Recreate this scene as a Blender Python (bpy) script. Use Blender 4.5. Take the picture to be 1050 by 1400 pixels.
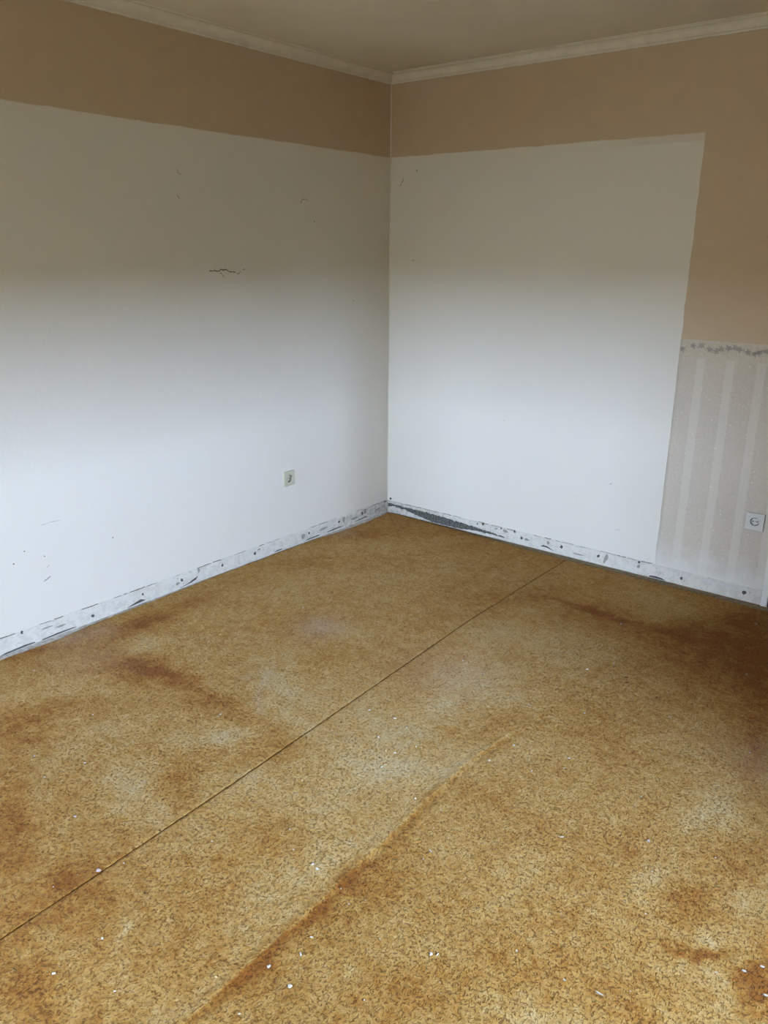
import bpy, bmesh, math, random
import numpy as np
from mathutils import Vector, Matrix, noise as mnoise

random.seed(7); np.random.seed(7)
for o in list(bpy.data.objects):
    bpy.data.objects.remove(o, do_unlink=True)
SC = bpy.context.scene
COL = SC.collection

# ------------------------------------------------------------------ camera
cd = bpy.data.cameras.new('camera')
cd.sensor_fit = 'VERTICAL'; cd.sensor_height = 36.0; cd.sensor_width = 27.0
cd.lens = 1103.03 / 1400.0 * 36.0
cd.clip_start = 0.05; cd.clip_end = 200
cam = bpy.data.objects.new('camera', cd); COL.objects.link(cam)
r_ = Vector((0.77978, 0.62601, 0.00747)); u_ = Vector((-0.19723, 0.23433, 0.95194)); f_ = Vector((-0.59417, 0.74378, -0.30619))
M = Matrix(((r_.x, u_.x, -f_.x, 3.0252), (r_.y, u_.y, -f_.y, -3.8213), (r_.z, u_.z, -f_.z, 1.5551), (0, 0, 0, 1)))
cam.matrix_world = M
SC.camera = cam

# ------------------------------------------------------------------ sky and exposure
SKY = (0.67, 0.89, 1.34)
SKY_POWER = 95.0
world = bpy.data.worlds.new('overcast_sky'); SC.world = world
world.use_nodes = True
bgn = world.node_tree.nodes['Background']
bgn.inputs[0].default_value = (*SKY, 1)
# overcast sky: luminance rises gently towards the zenith
wt = world.node_tree
wc = wt.nodes.new('ShaderNodeTexCoord'); wsep = wt.nodes.new('ShaderNodeSeparateXYZ'); wt.links.new(wc.outputs['Generated'], wsep.inputs[0])
wm = wt.nodes.new('ShaderNodeMath'); wm.operation = 'MAXIMUM'; wt.links.new(wsep.outputs[2], wm.inputs[0]); wm.inputs[1].default_value = 0.0
wa = wt.nodes.new('ShaderNodeMath'); wa.operation = 'MULTIPLY_ADD'; wt.links.new(wm.outputs[0], wa.inputs[0])
wa.inputs[1].default_value = 0.5 * SKY_POWER; wa.inputs[2].default_value = SKY_POWER
wt.links.new(wa.outputs[0], bgn.inputs[1])
SC.view_settings.view_transform = 'Standard'
SC.view_settings.look = 'None'
SC.view_settings.gamma = 1.0
SC.view_settings.use_curve_mapping = False
SC.view_settings.exposure = 0.75
SC.cycles.max_bounces = 14
SC.cycles.diffuse_bounces = 10

# room numbers: left wall is x = 0, right wall is y = 0, the corner is the origin
XR, YB, ZC, ZF = 4.2, -6.2, 2.47, -0.006
WX = (0.20, 1.95); WY = (-2.95, -2.28)      # window 1 (wall behind the camera) along x, window 2 (side wall) along y
WZ = (0.60, 2.13); SHUT = 1.48              # sill and head; both roller shutters hang half down to SHUT

# daylight portals at the two window openings (they only guide the sampling of the sky)
def portal(loc, w, h, rot):
    ld = bpy.data.lights.new('window_portal', 'AREA'); ld.shape = 'RECTANGLE'
    ld.size = w; ld.size_y = h; ld.cycles.is_portal = True
    lo = bpy.data.objects.new('window_portal', ld); COL.objects.link(lo)
    lo.location = loc; lo.rotation_euler = rot
portal(((WX[0] + WX[1]) / 2, YB - 0.24, (WZ[0] + SHUT) / 2), WX[1] - WX[0], SHUT - WZ[0], (math.radians(90), 0, 0))
portal((XR + 0.24, (WY[0] + WY[1]) / 2, (WZ[0] + SHUT) / 2), WY[1] - WY[0], SHUT - WZ[0], (math.radians(90), 0, math.radians(90)))

# ------------------------------------------------------------------ helpers
def mesh_obj(name, verts, faces, mat=None, parent=None, smooth=False, **props):
    me = bpy.data.meshes.new(name)
    me.from_pydata([tuple(v) for v in verts], [], faces)
    me.validate(); me.update()
    if smooth:
        me.polygons.foreach_set('use_smooth', [True] * len(me.polygons))
    if mat: me.materials.append(mat)
    o = bpy.data.objects.new(name, me); COL.objects.link(o)
    if parent: o.parent = parent
    for k, v in props.items(): o[k] = v
    return o

def bm_obj(name, bm, mat=None, parent=None, smooth=False, **props):
    me = bpy.data.meshes.new(name)
    bmesh.ops.recalc_face_normals(bm, faces=bm.faces)
    bm.to_mesh(me); bm.free()
    if smooth: me.polygons.foreach_set('use_smooth', [True] * len(me.polygons))
    if mat: me.materials.append(mat)
    o = bpy.data.objects.new(name, me); COL.objects.link(o)
    if parent: o.parent = parent
    for k, v in props.items(): o[k] = v
    return o

def add_box(bm, x0, x1, y0, y1, z0, z1, bev=0.0):
    vs = [bm.verts.new((x, y, z)) for x in (x0, x1) for y in (y0, y1) for z in (z0, z1)]
    fs = [(0, 1, 3, 2), (4, 6, 7, 5), (0, 4, 5, 1), (2, 3, 7, 6), (0, 2, 6, 4), (1, 5, 7, 3)]
    nf = [bm.faces.new([vs[i] for i in f]) for f in fs]
    if bev > 0:
        es = list({e for f in nf for e in f.edges})
        bmesh.ops.bevel(bm, geom=es, offset=bev, segments=2, affect='EDGES', profile=0.5)

def boxes(name, lst, mat, parent=None, bev=0.0, **props):
    bm = bmesh.new()
    for b in lst: add_box(bm, *b, bev)
    return bm_obj(name, bm, mat, parent, **props)

class NT:
    def __init__(s, name, rough=0.85, spec=0.3):
        s.m = bpy.data.materials.new(name); s.m.use_nodes = True
        s.t = s.m.node_tree; s.n = s.t.nodes; s.l = s.t.links
        s.b = s.n['Principled BSDF']; s.b.inputs['Roughness'].default_value = rough
        s.b.inputs['Specular IOR Level'].default_value = spec
        s._c = None
    def put(s, sock, v):
        if v is None: return
        if hasattr(v, 'is_linked') or isinstance(v, bpy.types.NodeSocket): s.l.new(v, sock)
        elif isinstance(v, (tuple, list)) and len(v) == 3 and sock.type == 'RGBA': sock.default_value = (*v, 1)
        else: sock.default_value = v
    @property
    def co(s):
        if s._c is None: s._c = s.n.new('ShaderNodeTexCoord').outputs['Object']
        return s._c
    def xyz(s):
        q = s.n.new('ShaderNodeSeparateXYZ'); s.l.new(s.co, q.inputs[0]); return q.outputs
    def math(s, op, a, b=None, c=None, clamp=False):
        q = s.n.new('ShaderNodeMath'); q.operation = op; q.use_clamp = clamp
        s.put(q.inputs[0], a); s.put(q.inputs[1], b); s.put(q.inputs[2], c); return q.outputs[0]
    def noise(s, scale, detail=4, rough=0.55, vec=None, dist=0.0):
        q = s.n.new('ShaderNodeTexNoise'); q.inputs['Scale'].default_value = scale; q.inputs['Detail'].default_value = detail
        q.inputs['Roughness'].default_value = rough; q.inputs['Distortion'].default_value = dist
        s.l.new(vec or s.co, q.inputs['Vector']); return q.outputs['Fac']
    def voro(s, scale, feature='F1', vec=None, rnd=1.0):
        q = s.n.new('ShaderNodeTexVoronoi'); q.feature = feature; q.inputs['Scale'].default_value = scale
        q.inputs['Randomness'].default_value = rnd
        s.l.new(vec or s.co, q.inputs['Vector']); return q.outputs['Distance']
    def scaled(s, v):
        q = s.n.new('ShaderNodeMapping'); q.inputs['Scale'].default_value = v; s.l.new(s.co, q.inputs[0]); return q.outputs[0]
    def step(s, x, lo, hi):
        q = s.n.new('ShaderNodeMapRange'); q.clamp = True
        s.put(q.inputs[0], x); q.inputs[1].default_value = lo; q.inputs[2].default_value = hi; return q.outputs[0]
    def mix(s, f, a, b, mode='MIX'):
        q = s.n.new('ShaderNodeMix'); q.data_type = 'RGBA'; q.blend_type = mode
        s.put(q.inputs[0], f); s.put(q.inputs[6], a); s.put(q.inputs[7], b); return q.outputs[2]
    def color(s, c): s.put(s.b.inputs['Base Color'], c)
    def bump(s, h, dist=0.001, strength=1.0, prev=None):
        q = s.n.new('ShaderNodeBump'); q.inputs['Distance'].default_value = dist; q.inputs['Strength'].default_value = strength
        s.l.new(h, q.inputs['Height'])
        if prev: s.l.new(prev, q.inputs['Normal'])
        s.l.new(q.outputs[0], s.b.inputs['Normal']); return q.outputs[0]

def plain(name, c, rough=0.6, spec=0.4, nscale=40, amt=0.1):
    n = NT(name, rough, spec)
    n.color(n.mix(n.math('MULTIPLY', n.noise(nscale), amt), c, tuple(x * 0.6 for x in c)))
    return n.m

# ------------------------------------------------------------------ paint and plaster materials
WHITE = (0.64, 0.595, 0.485)
BEIGE = (0.50, 0.37, 0.225)
def wall_paint(name, right):
    n = NT(name, 0.62, 0.35)
    x, y, z = n.xyz()
    along = x if right else y
    big = n.noise(1.3, 3); mid = n.noise(14, 5, 0.6); fine = n.noise(160, 4, 0.6)
    white = n.mix(n.step(big, 0.35, 0.7), WHITE, tuple(c * k for c, k in zip(WHITE, (0.985, 0.98, 0.97))))
    white = n.mix(n.math('MULTIPLY', n.step(mid, 0.5, 0.8), 0.08), white, (0.66, 0.65, 0.60))
    beige = n.mix(n.step(mid, 0.3, 0.75), BEIGE, tuple(c * 0.95 for c in BEIGE))
    edge = n.math('MULTIPLY', n.math('SUBTRACT', n.noise(9, 4, 0.65), 0.5), 0.018)
    zz = n.math('ADD', z, edge)
    band = n.step(zz, 2.054, 2.059)
    if right:
        e2 = n.math('MULTIPLY', n.math('SUBTRACT', n.noise(7, 4, 0.6), 0.5), 0.016)
        xx = n.math('ADD', x, e2)
        band = n.math('MAXIMUM', band, n.math('MULTIPLY', n.step(xx, 1.721, 1.724), n.step(z, 1.10, 1.13)))
        # thin first coat just under the top edge near the far end of the patch
        thin = n.math('MULTIPLY', n.math('MULTIPLY', n.step(zz, 2.022, 2.026), n.step(x, 1.2, 1.45)), 0.28)
        white = n.mix(thin, white, BEIGE)
    col = n.mix(band, white, beige)
    # small scuffs and specks
    sp = n.voro(9, 'F1'); m = n.math('MULTIPLY', n.math('LESS_THAN', sp, 0.012), 0.5)
    col = n.mix(m, col, (0.30, 0.25, 0.18))
    n.color(col)
    b = n.bump(n.noise(34, 5, 0.6), 0.0016, 0.6)
    n.bump(fine, 0.0006, 0.5, b)
    return n.m
M_WL = wall_paint('wall_paint_far_left', False)
M_WR = wall_paint('wall_paint_right', True)
M_PLAIN = plain('dark_unseen_wall', (0.15, 0.085, 0.03), 0.7, 0.3)  # unseen walls coloured dark to cut the bounced light

n = NT('ceiling_paint', 0.8, 0.2)
n.color(n.mix(n.step(n.noise(3, 4), 0.35, 0.7), (0.64, 0.58, 0.455), (0.59, 0.53, 0.41)))
n.bump(n.noise(60, 5), 0.001, 0.5); M_CEIL = n.m
n = NT('cornice_polystyrene', 0.7, 0.3)
n.color(n.mix(n.step(n.noise(22, 4), 0.35, 0.7), (0.66, 0.605, 0.475), (0.60, 0.545, 0.42)))
n.bump(n.noise(220, 3), 0.0008, 0.5); M_CORN = n.m

def skirting_plaster(name, right):
    n = NT(name, 0.8, 0.25)
    x, y, z = n.xyz(); a = x if right else y
    d = n.noise(26, 6, 0.7); sm = n.noise(70, 5, 0.7)
    col = n.mix(n.math('MULTIPLY', n.step(d, 0.45, 0.72), 0.75), (0.62, 0.575, 0.47), (0.42, 0.385, 0.30))
    sv = n.scaled((4, 1, 60) if right else (1, 4, 60))
    st = n.noise(9, 4, 0.6, sv)
    col = n.mix(n.math('MULTIPLY', n.step(st, 0.56, 0.64), 0.6), col, (0.34, 0.31, 0.27))
    col = n.mix(n.math('MULTIPLY', n.step(sm, 0.62, 0.68), 0.7), col, (0.24, 0.21, 0.18))
    # grubbier plaster close to the corner
    ab = n.math('ABSOLUTE', a)
    near = n.math('SUBTRACT', 1.0, n.step(ab, 0.15, 0.95))
    g = n.math('MULTIPLY', n.step(n.noise(38, 5, 0.7), 0.44, 0.62), n.math('MULTIPLY', near, 0.6))
    col = n.mix(g, col, (0.26, 0.24, 0.205))
    n.color(col); n.bump(d, 0.004, 0.8)
    return n.m
M_SKL = skirting_plaster('old_skirting_plaster', False)
M_SKR = skirting_plaster('old_skirting_plaster_right', True)

n = NT('dark_hole', 0.95, 0.1); n.color(n.mix(n.noise(300), (0.045, 0.04, 0.034), (0.13, 0.115, 0.095))); M_HOLE = n.m
n = NT('crack_brown', 0.95, 0.1); n.color(n.mix(n.noise(300), (0.12, 0.085, 0.045), (0.20, 0.15, 0.08))); M_CRACK = n.m
n = NT('scuff_grey', 0.95, 0.1); n.color(n.mix(n.noise(200), (0.22, 0.195, 0.15), (0.35, 0.32, 0.255))); M_SCUFF = n.m
n = NT('bare_render', 0.95, 0.1)
n.color(n.mix(n.step(n.noise(120, 5, 0.7), 0.4, 0.62), (0.045, 0.045, 0.036), (0.17, 0.165, 0.135)))
n.bump(n.noise(160, 5), 0.003, 1.0); M_RENDER = n.m
n = NT('fresh_filler', 0.6, 0.4); n.color(n.mix(n.noise(50), (0.66, 0.63, 0.55), (0.45, 0.425, 0.36))); n.bump(n.noise(90, 5), 0.001, 0.5); M_FILL = n.m
n = NT('gap_screed', 0.95, 0.1)
xx, yy, zz = n.xyz()
scr = n.mix(n.step(n.noise(60, 5, 0.7), 0.38, 0.65), (0.19, 0.145, 0.085), (0.31, 0.25, 0.16))
dust = n.mix(n.step(n.noise(45, 5, 0.7), 0.35, 0.6), (0.36, 0.32, 0.26), (0.62, 0.59, 0.53))
n.color(n.mix(n.step(xx, 0.03, 0.09), dust, scr)); n.bump(n.noise(120, 5), 0.002, 0.8); M_SCREED = n.m

# wallpaper
n = NT('striped_wallpaper', 0.7, 0.3)
x, y, z = n.xyz()
ph = n.math('FRACT', n.math('DIVIDE', n.math('SUBTRACT', x, 1.803), 0.1315))
wob = n.math('MULTIPLY', n.math('SUBTRACT', n.noise(30, 4), 0.5), 0.10)
ph2 = n.math('ADD', ph, wob)
stripe = n.math('MULTIPLY', n.math('MULTIPLY', n.step(ph2, 0.0, 0.05), n.math('SUBTRACT', 1.0, n.step(ph2, 0.29, 0.34))), 0.8)
base = n.mix(n.step(n.noise(4, 3), 0.35, 0.7), (0.50, 0.43, 0.32), (0.47, 0.41, 0.315))
col = n.mix(n.math('MULTIPLY', stripe, 0.62), base, (0.61, 0.56, 0.44))
mott = n.math('MULTIPLY', n.step(n.noise(95, 5, 0.75, None, 1.5), 0.50, 0.62), 0.45)
col = n.mix(mott, col, (0.62, 0.56, 0.44))
col = n.mix(n.math('MULTIPLY', n.step(n.noise(160, 4, 0.7), 0.56, 0.66), 0.5), col, (0.40, 0.35, 0.265))
fl = n.math('MULTIPLY', n.math('LESS_THAN', n.voro(26), 0.07), 0.8)
col = n.mix(fl, col, (0.73, 0.69, 0.58))
# whitish glue haze creeping up from the bottom edge
hz = n.math('MULTIPLY', n.step(n.math('SUBTRACT', n.math('MULTIPLY', n.noise(12, 4), 0.22), z), -0.10, 0.03), 0.75)
col = n.mix(hz, col, (0.64, 0.61, 0.52))
n.color(col); n.bump(n.noise(140, 5, 0.7), 0.0012, 0.7); M_PAPER = n.m
n = NT('wallpaper_border', 0.7, 0.3)
n.color(n.mix(n.step(n.noise(60, 5, 0.7), 0.4, 0.65), (0.53, 0.465, 0.34), (0.475, 0.41, 0.30)))
n.bump(n.noise(140, 5, 0.7), 0.001, 0.6); M_BORDER = n.m
n = NT('border_print_ink', 0.8, 0.2); n.color(n.mix(n.noise(200), (0.27, 0.235, 0.18), (0.42, 0.37, 0.30))); M_INK = n.m
M_DOORW = plain('door_white_lacquer', (0.68, 0.655, 0.58), 0.4, 0.5, 20, 0.06)
M_DOORD = plain('door_dark_leaf', (0.055, 0.04, 0.045), 0.5, 0.4, 20, 0.2)
M_EXT = plain('outside_render', (0.16, 0.13, 0.09), 0.9, 0.1, 3, 0.2)
M_GRASS = plain('outside_lawn', (0.055, 0.055, 0.035), 0.95, 0.1, 5, 0.4)
M_ROOF = plain('outside_roof', (0.30, 0.13, 0.08), 0.9, 0.1, 5, 0.3)

# ------------------------------------------------------------------ shell
T = 0.18
boxes('floor', [(-T, XR + .3, YB - 0.3, T, ZF - 0.15, ZF)], M_SCREED, kind='structure')
boxes('ceiling', [(-T, XR + .3, YB - 0.3, T, ZC, ZC + 0.15)], M_CEIL, kind='structure')
wall_left = boxes('wall_left', [(-T, 0, YB - 0.3, T, ZF, ZC)], M_WL, kind='structure')
DX0, DX1, DZ = 2.262, 3.10, 2.04
wall_right = boxes('wall_right', [(0, DX0, 0, T, ZF, ZC), (DX0, DX1, 0, T, DZ, ZC), (DX1, XR + .3, 0, T, ZF, ZC)], M_WR, kind='structure')
a, b = WX; c, d = WZ; e0, e1 = WY; WT = 0.3
boxes('wall_side', [(XR, XR + WT, YB - .3, e0, ZF, ZC), (XR, XR + WT, e1, 0, ZF, ZC), (XR, XR + WT, e0, e1, ZF, c), (XR, XR + WT, e0, e1, d, ZC)], M_PLAIN, kind='structure')
boxes('wall_back', [(0, a, YB - WT, YB, ZF, ZC), (b, XR, YB - WT, YB, ZF, ZC), (a, b, YB - WT, YB, ZF, c), (a, b, YB - WT, YB, d, ZC)], M_PLAIN, kind='structure')
def window(name, put):
    """put(u0, u1, v0, v1, z0, z1): box with u along the wall and v outwards from its inner face"""
    def P(nm, lst, mat, par=None, bev=0.0, **kw): return boxes(nm, [put(*q) for q in lst], mat, par, bev, **kw)
    L = put.length
    w = P(name, [(0, .05, .14, .2, c, d), (L - .05, L, .14, .2, c, d), (.05, L - .05, .14, .2, c, c + .05), (.05, L - .05, .14, .2, d - .05, d), (L / 2 - .02, L / 2 + .02, .14, .2, c + .05, d - .05)], M_DOORW, kind='structure')
    P('window_sill', [(-.04, L + .04, -.12, .12, c - .03, c - .001)], M_DOORW, w)
    sh = P('roller_shutter', [(0, .018, .26, .29, c, d), (L - .018, L, .26, .29, c, d)], M_DOORW, w)
    for k in range(int((d - SHUT) / .045) + 1):
        zz = d - k * .045
        P('shutter_slat', [(.018, L - .018, .268, .285, zz - .0445, zz)], M_DOORW, sh, 0.003)
def put1(u0, u1, v0, v1, z0, z1): return (a + u0, a + u1, YB - v1, YB - v0, z0, z1)
put1.length = b - a
def put2(u0, u1, v0, v1, z0, z1): return (XR + v0, XR + v1, e0 + u0, e0 + u1, z0, z1)
put2.length = e1 - e0
window('window_1', put1); window('window_2', put2)
# outside: lawn one storey down; unseen houses and overhang added to limit the sky light
boxes('ground', [(-900, XR + 900, -900, YB - .8, -3.2, -3.0), (XR + .8, XR + 900, YB - .8, 900, -3.2, -3.0)], M_GRASS, kind='structure')
def house(X0, X1, Y0, Y1, H):
    ym = (Y0 + Y1) / 2
    h = mesh_obj('sky_block_house', [(X0, Y0, -3), (X1, Y0, -3), (X1, Y1, -3), (X0, Y1, -3), (X0, Y0, H), (X1, Y0, H), (X1, Y1, H), (X0, Y1, H), (X0, ym, H + 1.6), (X1, ym, H + 1.6)],
        [(0, 1, 5, 4), (1, 2, 6, 9, 5), (2, 3, 7, 6), (3, 0, 4, 8, 7), (3, 2, 1, 0)], M_EXT, None, False, kind='structure')
    mesh_obj('house_roof', [(X0 - .3, Y0 - .4, H - .2), (X1 + .3, Y0 - .4, H - .2), (X1 + .3, ym, H + 1.65), (X0 - .3, ym, H + 1.65), (X0 - .3, Y1 + .4, H - .2), (X1 + .3, Y1 + .4, H - .2)], [(0, 1, 2, 3), (3, 2, 5, 4)], M_ROOF, h)
    for k in range(int((X1 - X0) / 3)):
        for zf in (-1.4, 1.6, 4.4):
            if zf + 1.3 < H: boxes('window', [(X0 + 1 + k * 3, X0 + 2.1 + k * 3, Y1 - .05, Y1 + .05, zf, zf + 1.3)], M_DOORD, h)
house(-14, -0.5, -26, -19, 6.2); house(3.3, 13, -26, -19, 6.2)
house(10.5, 18, -17.5, -10.3, 6.2)
house(26, 38, 2, 14, 0.2)
boxes('sky_block_slab', [(-.3, XR + 1.6, YB - 1.6, YB - .3, 2.35, 2.5), (XR + .3, XR + 1.6, YB - .3, 0, 2.35, 2.5)], M_EXT, kind='structure')
# door in the right wall: only the bottom of its casing shows at the frame's edge
door = boxes('door_1', [(DX0 - .022, DX0 + .006, -.014, .0, ZF, DZ + .03), (DX1 - .006, DX1 + .03, -.014, .0, ZF, DZ + .03), (DX0 + .006, DX1 - .006, -.014, .0, DZ - .006, DZ + .03)], M_DOORW, None, 0.002, kind='structure')
boxes('door_jamb', [(DX0, DX0 + .03, 0, T, ZF, DZ), (DX1 - .03, DX1, 0, T, ZF, DZ), (DX0 + .03, DX1 - .03, 0, T, DZ - .03, DZ)], M_DOORD, door)
leaf = boxes('door_leaf', [(DX0 + .032, DX1 - .032, .09, .13, ZF + .008, DZ - .033)], M_DOORD, door, 0.003)
boxes('door_handle', [(DX0 + .08, DX0 + .10, .05, .09, 1.03, 1.05), (DX0 + .08, DX0 + .20, .045, .06, 1.03, 1.05)], plain('handle_metal', (.5, .5, .5), .3, .6), leaf, 0.003)

# ------------------------------------------------------------------ cornice: stepped polystyrene coving with a cove between two beads
def cornice(name, right, length):
    H0 = 2.42; hh = ZC - H0
    prof = [(0.0, 0.0), (0.009, 0.0), (0.011, 0.0035), (0.011, 0.009), (0.0155, 0.0095)]
    for k in range(1, 7):
        t = k / 7 * math.pi / 2
        prof.append((0.0155 + 0.0235 * (1 - math.cos(t)), 0.0095 + (hh - 0.018) * math.sin(t)))
    prof += [(0.043, hh - 0.008), (0.043, hh - 0.004), (0.052, hh - 0.003), (0.053, hh)]
    prof.append((0.0, hh))
    N = 60; vs = []; fs = []; P = len(prof)
    for i in range(N + 1):
        s = length * i / N
        for j, (dd, z) in enumerate(prof):
            w = 0.0012 * mnoise.noise(Vector((s * 3, 7 if right else 2, j * 0.1))) if 0 < j < P - 2 else 0
            st = max(s, dd) if i == 0 else s
            if i == 0: st = dd        # mitre in the corner
            vs.append((st, -(dd + w), H0 + z) if right else (dd + w, -st, H0 + z))
    for i in range(N):
        for j in range(P):
            k = (j + 1) % P
            q = (i * P + j, i * P + k, (i + 1) * P + k, (i + 1) * P + j)
            fs.append(q if right else q[::-1])
    return mesh_obj(name, vs, fs, M_CORN, None, False, kind='structure')
cornice('trim_1', False, -YB); cornice('trim_2', True, XR)

# ------------------------------------------------------------------ strip of rough plaster left where the skirting was pulled off
def strip(name, right, length, mat, zt=0.068):
    nx, nz = int(length / 0.012), 9
    vs = []; fs = []
    for i in range(nx + 1):
        s = length * i / nx
        rag = zt + 0.0035 * mnoise.noise(Vector((s * 9, 3 if right else 8, 0))) + 0.002 * mnoise.noise(Vector((s * 60, 1, 0)))
        for j in range(nz + 1):
            z = ZF + (rag - ZF) * j / nz
            dd = 0.0035 + 0.0016 * mnoise.noise(Vector((s * 22, z * 60, 5 if right else 0))) + 0.0009 * mnoise.noise(Vector((s * 90, z * 120, 9)))
            if j == nz: dd *= 0.5
            vs.append((s, -dd, z) if right else (dd, -s, z))
        z = rag
        vs.append((s, 0.004, z) if right else (-0.004, -s, z))
    P = nz + 2
    for i in range(nx):
        for j in range(nz + 1):
            q = (i * P + j, (i + 1) * P + j, (i + 1) * P + j + 1, i * P + j + 1)
            fs.append(q if right else q[::-1])
    return mesh_obj(name, vs, fs, mat, None, True, kind='structure')
base_l = strip('baseboard_left', False, -YB, M_SKL)
base_r = strip('baseboard_right', True, DX0 - .024, M_SKR)

def blob(name, right, s, z, rx, rz, mat, parent, depth=0.0052, seed=0, ang=0.0, n=11, rag=0.35):
    """a small irregular raised or sunken spot on a wall: thin closed prism, s measured along the wall"""
    vs = []; rnd = random.Random(seed + int(s * 1000) * 7 + int(z * 1000))
    ca, sa = math.cos(ang), math.sin(ang)
    ring = []
    for k in range(n):
        t = 2 * math.pi * k / n; q = 1 + rag * (rnd.random() * 2 - 1)
        px, pz = rx * q * math.cos(t), rz * q * math.sin(t)
        ring.append((s + px * ca - pz * sa, z + px * sa + pz * ca))
    for (dd) in (-0.001, depth):
        for (ss, zz) in ring: vs.append((ss, -dd, zz) if right else (dd, ss, zz))
    fs = [tuple(range(n, 2 * n))] + [(k, (k + 1) % n, n + (k + 1) % n, n + k) for k in range(n)]
    return mesh_obj(name, vs, fs, mat, parent)

def scratch(name, right, pts, w, mat, parent, depth=0.0006):
    """ragged thin crack following pts (s, z)"""
    P = []
    for (p, q) in zip(pts[:-1], pts[1:]):
        for k in range(4):
            t = k / 4
            P.append((p[0] + (q[0] - p[0]) * t, p[1] + (q[1] - p[1]) * t))
    P.append(pts[-1]); vs = []; fs = []; N = len(P)
    for i, (s, z) in enumerate(P):
        a = P[max(0, i - 1)]; b = P[min(N - 1, i + 1)]
        dx, dz = b[0] - a[0], b[1] - a[1]; L = math.hypot(dx, dz) or 1
        nx, nz = -dz / L, dx / L
        ww = w * (0.35 + 0.9 * random.random()) * (0.35 if i in (0, N - 1) else 1)
        js, jz = (random.random() - .5) * w * .8, (random.random() - .5) * w * .8
        for sg in (-1, 1):
            ss, zz = s + js + sg * nx * ww / 2, z + jz + sg * nz * ww / 2
            vs.append((ss, -depth, zz) if right else (depth, ss, zz))
    for i in range(N - 1): fs.append((2 * i, 2 * i + 1, 2 * i + 3, 2 * i + 2))
    # thickness
    m = len(vs)
    for v in list(vs): vs.append((v[0], 0.0008, v[2]) if right else (-0.0008, v[1], v[2]))
    for i in range(N - 1):
        fs.append((2 * i, 2 * i + 2, m + 2 * i + 2, m + 2 * i)); fs.append((2 * i + 1, m + 2 * i + 1, m + 2 * i + 3, 2 * i + 3))
    return mesh_obj(name, vs, fs, mat, parent)

# screw holes where the skirting was fixed
for (s, z, r) in [(-1.604, .038, .0065), (-1.827, .037, .005), (-1.351, .037, .006), (-1.129, .037, .0075), (-.717, .040, .006), (-.463, .043, .007), (-.251, .043, .0075),
                  (-.03, .064, .007), (-2.088, .022, .006), (-2.409, .063, .006)]:
    blob('screw_hole', False, s, z, r, r * 1.1, M_HOLE, base_l, 0.0058, 3)
for (s, z, r) in [(.711, .062, .0075), (.671, .056, .005), (.966, .035, .008), (1.21, .040, .009), (1.424, .039, .0085), (1.644, .037, .0105), (1.645, .060, .006), (1.864, .031, .0075), (2.162, .035, .009),
                  (.832, .062, .005), (.919, .062, .006), (.028, .083, .006), (.075, .03, .007)]:
    blob('screw_hole', True, s, z, r, r * 0.95, M_HOLE if r < .01 else M_SCUFF, base_r, 0.0058, 5)
for (s, z, rx, rz) in [(-.42, .047, .009, .018), (-.223, .05, .011, .016), (-.765, .032, .012, .017), (-2.24, .03, .02, .004), (-2.30, .045, .022, .003), (-1.63, .026, .012, .007), (-1.1, .05, .008, .004), (-.60, .035, .03, .006), (-.33, .028, .03, .007), (-.10, .03, .03, .008), (-1.50, .055, .006, .01)]:
    blob('chipped_plaster', False, s, z, rx, rz, M_SCUFF, base_l, 0.0056, 9)
for (s, z, rx, rz) in [(1.0, .033, .016, .007), (1.13, .045, .008, .01), (.86, .052, .012, .009), (.80, .055, .01, .004), (1.31, .022, .03, .004)]:
    blob('chipped_plaster', True, s, z, rx, rz, M_SCUFF, base_r, 0.0056, 9)
blob('chipped_plaster', True, 1.468, .036, .008, .03, M_SCUFF, base_r, 0.0056, 2, -0.35)
blob('chipped_plaster', True, 2.19, .05, .004, .012, M_SCUFF, base_r, 0.0056, 2, -0.5)

# dashed dark line where the paint stops above the plaster strip
def dashes(right, s0, s1, ymul, dens, parent):
    s = s0
    while s < s1:
        L = random.uniform(.015, .085)
        if random.random() < dens:
            z = 0.0685 + 0.002 * mnoise.noise(Vector((s * 9, 3, 0)))
            P = [(ymul * (s + L * t), z + random.uniform(-.0008, .0008)) for t in (0, .33, .66, 1)]
            scratch('paint_edge_crack', right, P, random.uniform(.0012, .0028), M_SCUFF if random.random() < .6 else M_CRACK, parent, 0.0042)
        s += L + random.uniform(.004, .03)
dashes(False, 0.03, 2.6, -1, .62, base_l)
dashes(True, 0.03, 1.70, 1, .8, base_r)

# dark wedges where the plaster has broken away just above the carpet
def wedge(right, pts, parent):
    vs = []
    for dd in (-0.001, 0.0062):
        for (s, z) in pts: vs.append((s, -dd, z) if right else (dd, s, z))
    k = len(pts)
    return mesh_obj('broken_plaster', vs, [tuple(range(k, 2 * k))] + [(i, (i + 1) % k, k + (i + 1) % k, k + i) for i in range(k)], M_HOLE, parent)
wedge(False, [(-1.915, .000), (-1.85, .003), (-1.815, .006), (-1.84, .017), (-1.857, .013)], base_l)
wedge(False, [(-1.62, .000), (-1.555, .007), (-1.522, .014), (-1.510, .026), (-1.528, .022), (-1.57, .008)], base_l)
wedge(False, [(-2.51, -.004), (-2.36, -.001), (-2.36, .002), (-2.40, .005), (-2.48, .001)], base_l)
wedge(False, [(-2.33, -.003), (-2.17, .000), (-2.19, .003), (-2.26, .004), (-2.32, .001)], base_l)
wedge(False, [(-.99, .003), (-.93, .004), (-.935, .008), (-.975, .008)], base_l)
wedge(False, [(-.745, .002), (-.63, .004), (-.64, .009), (-.69, .008), (-.73, .006)], base_l)
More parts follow.
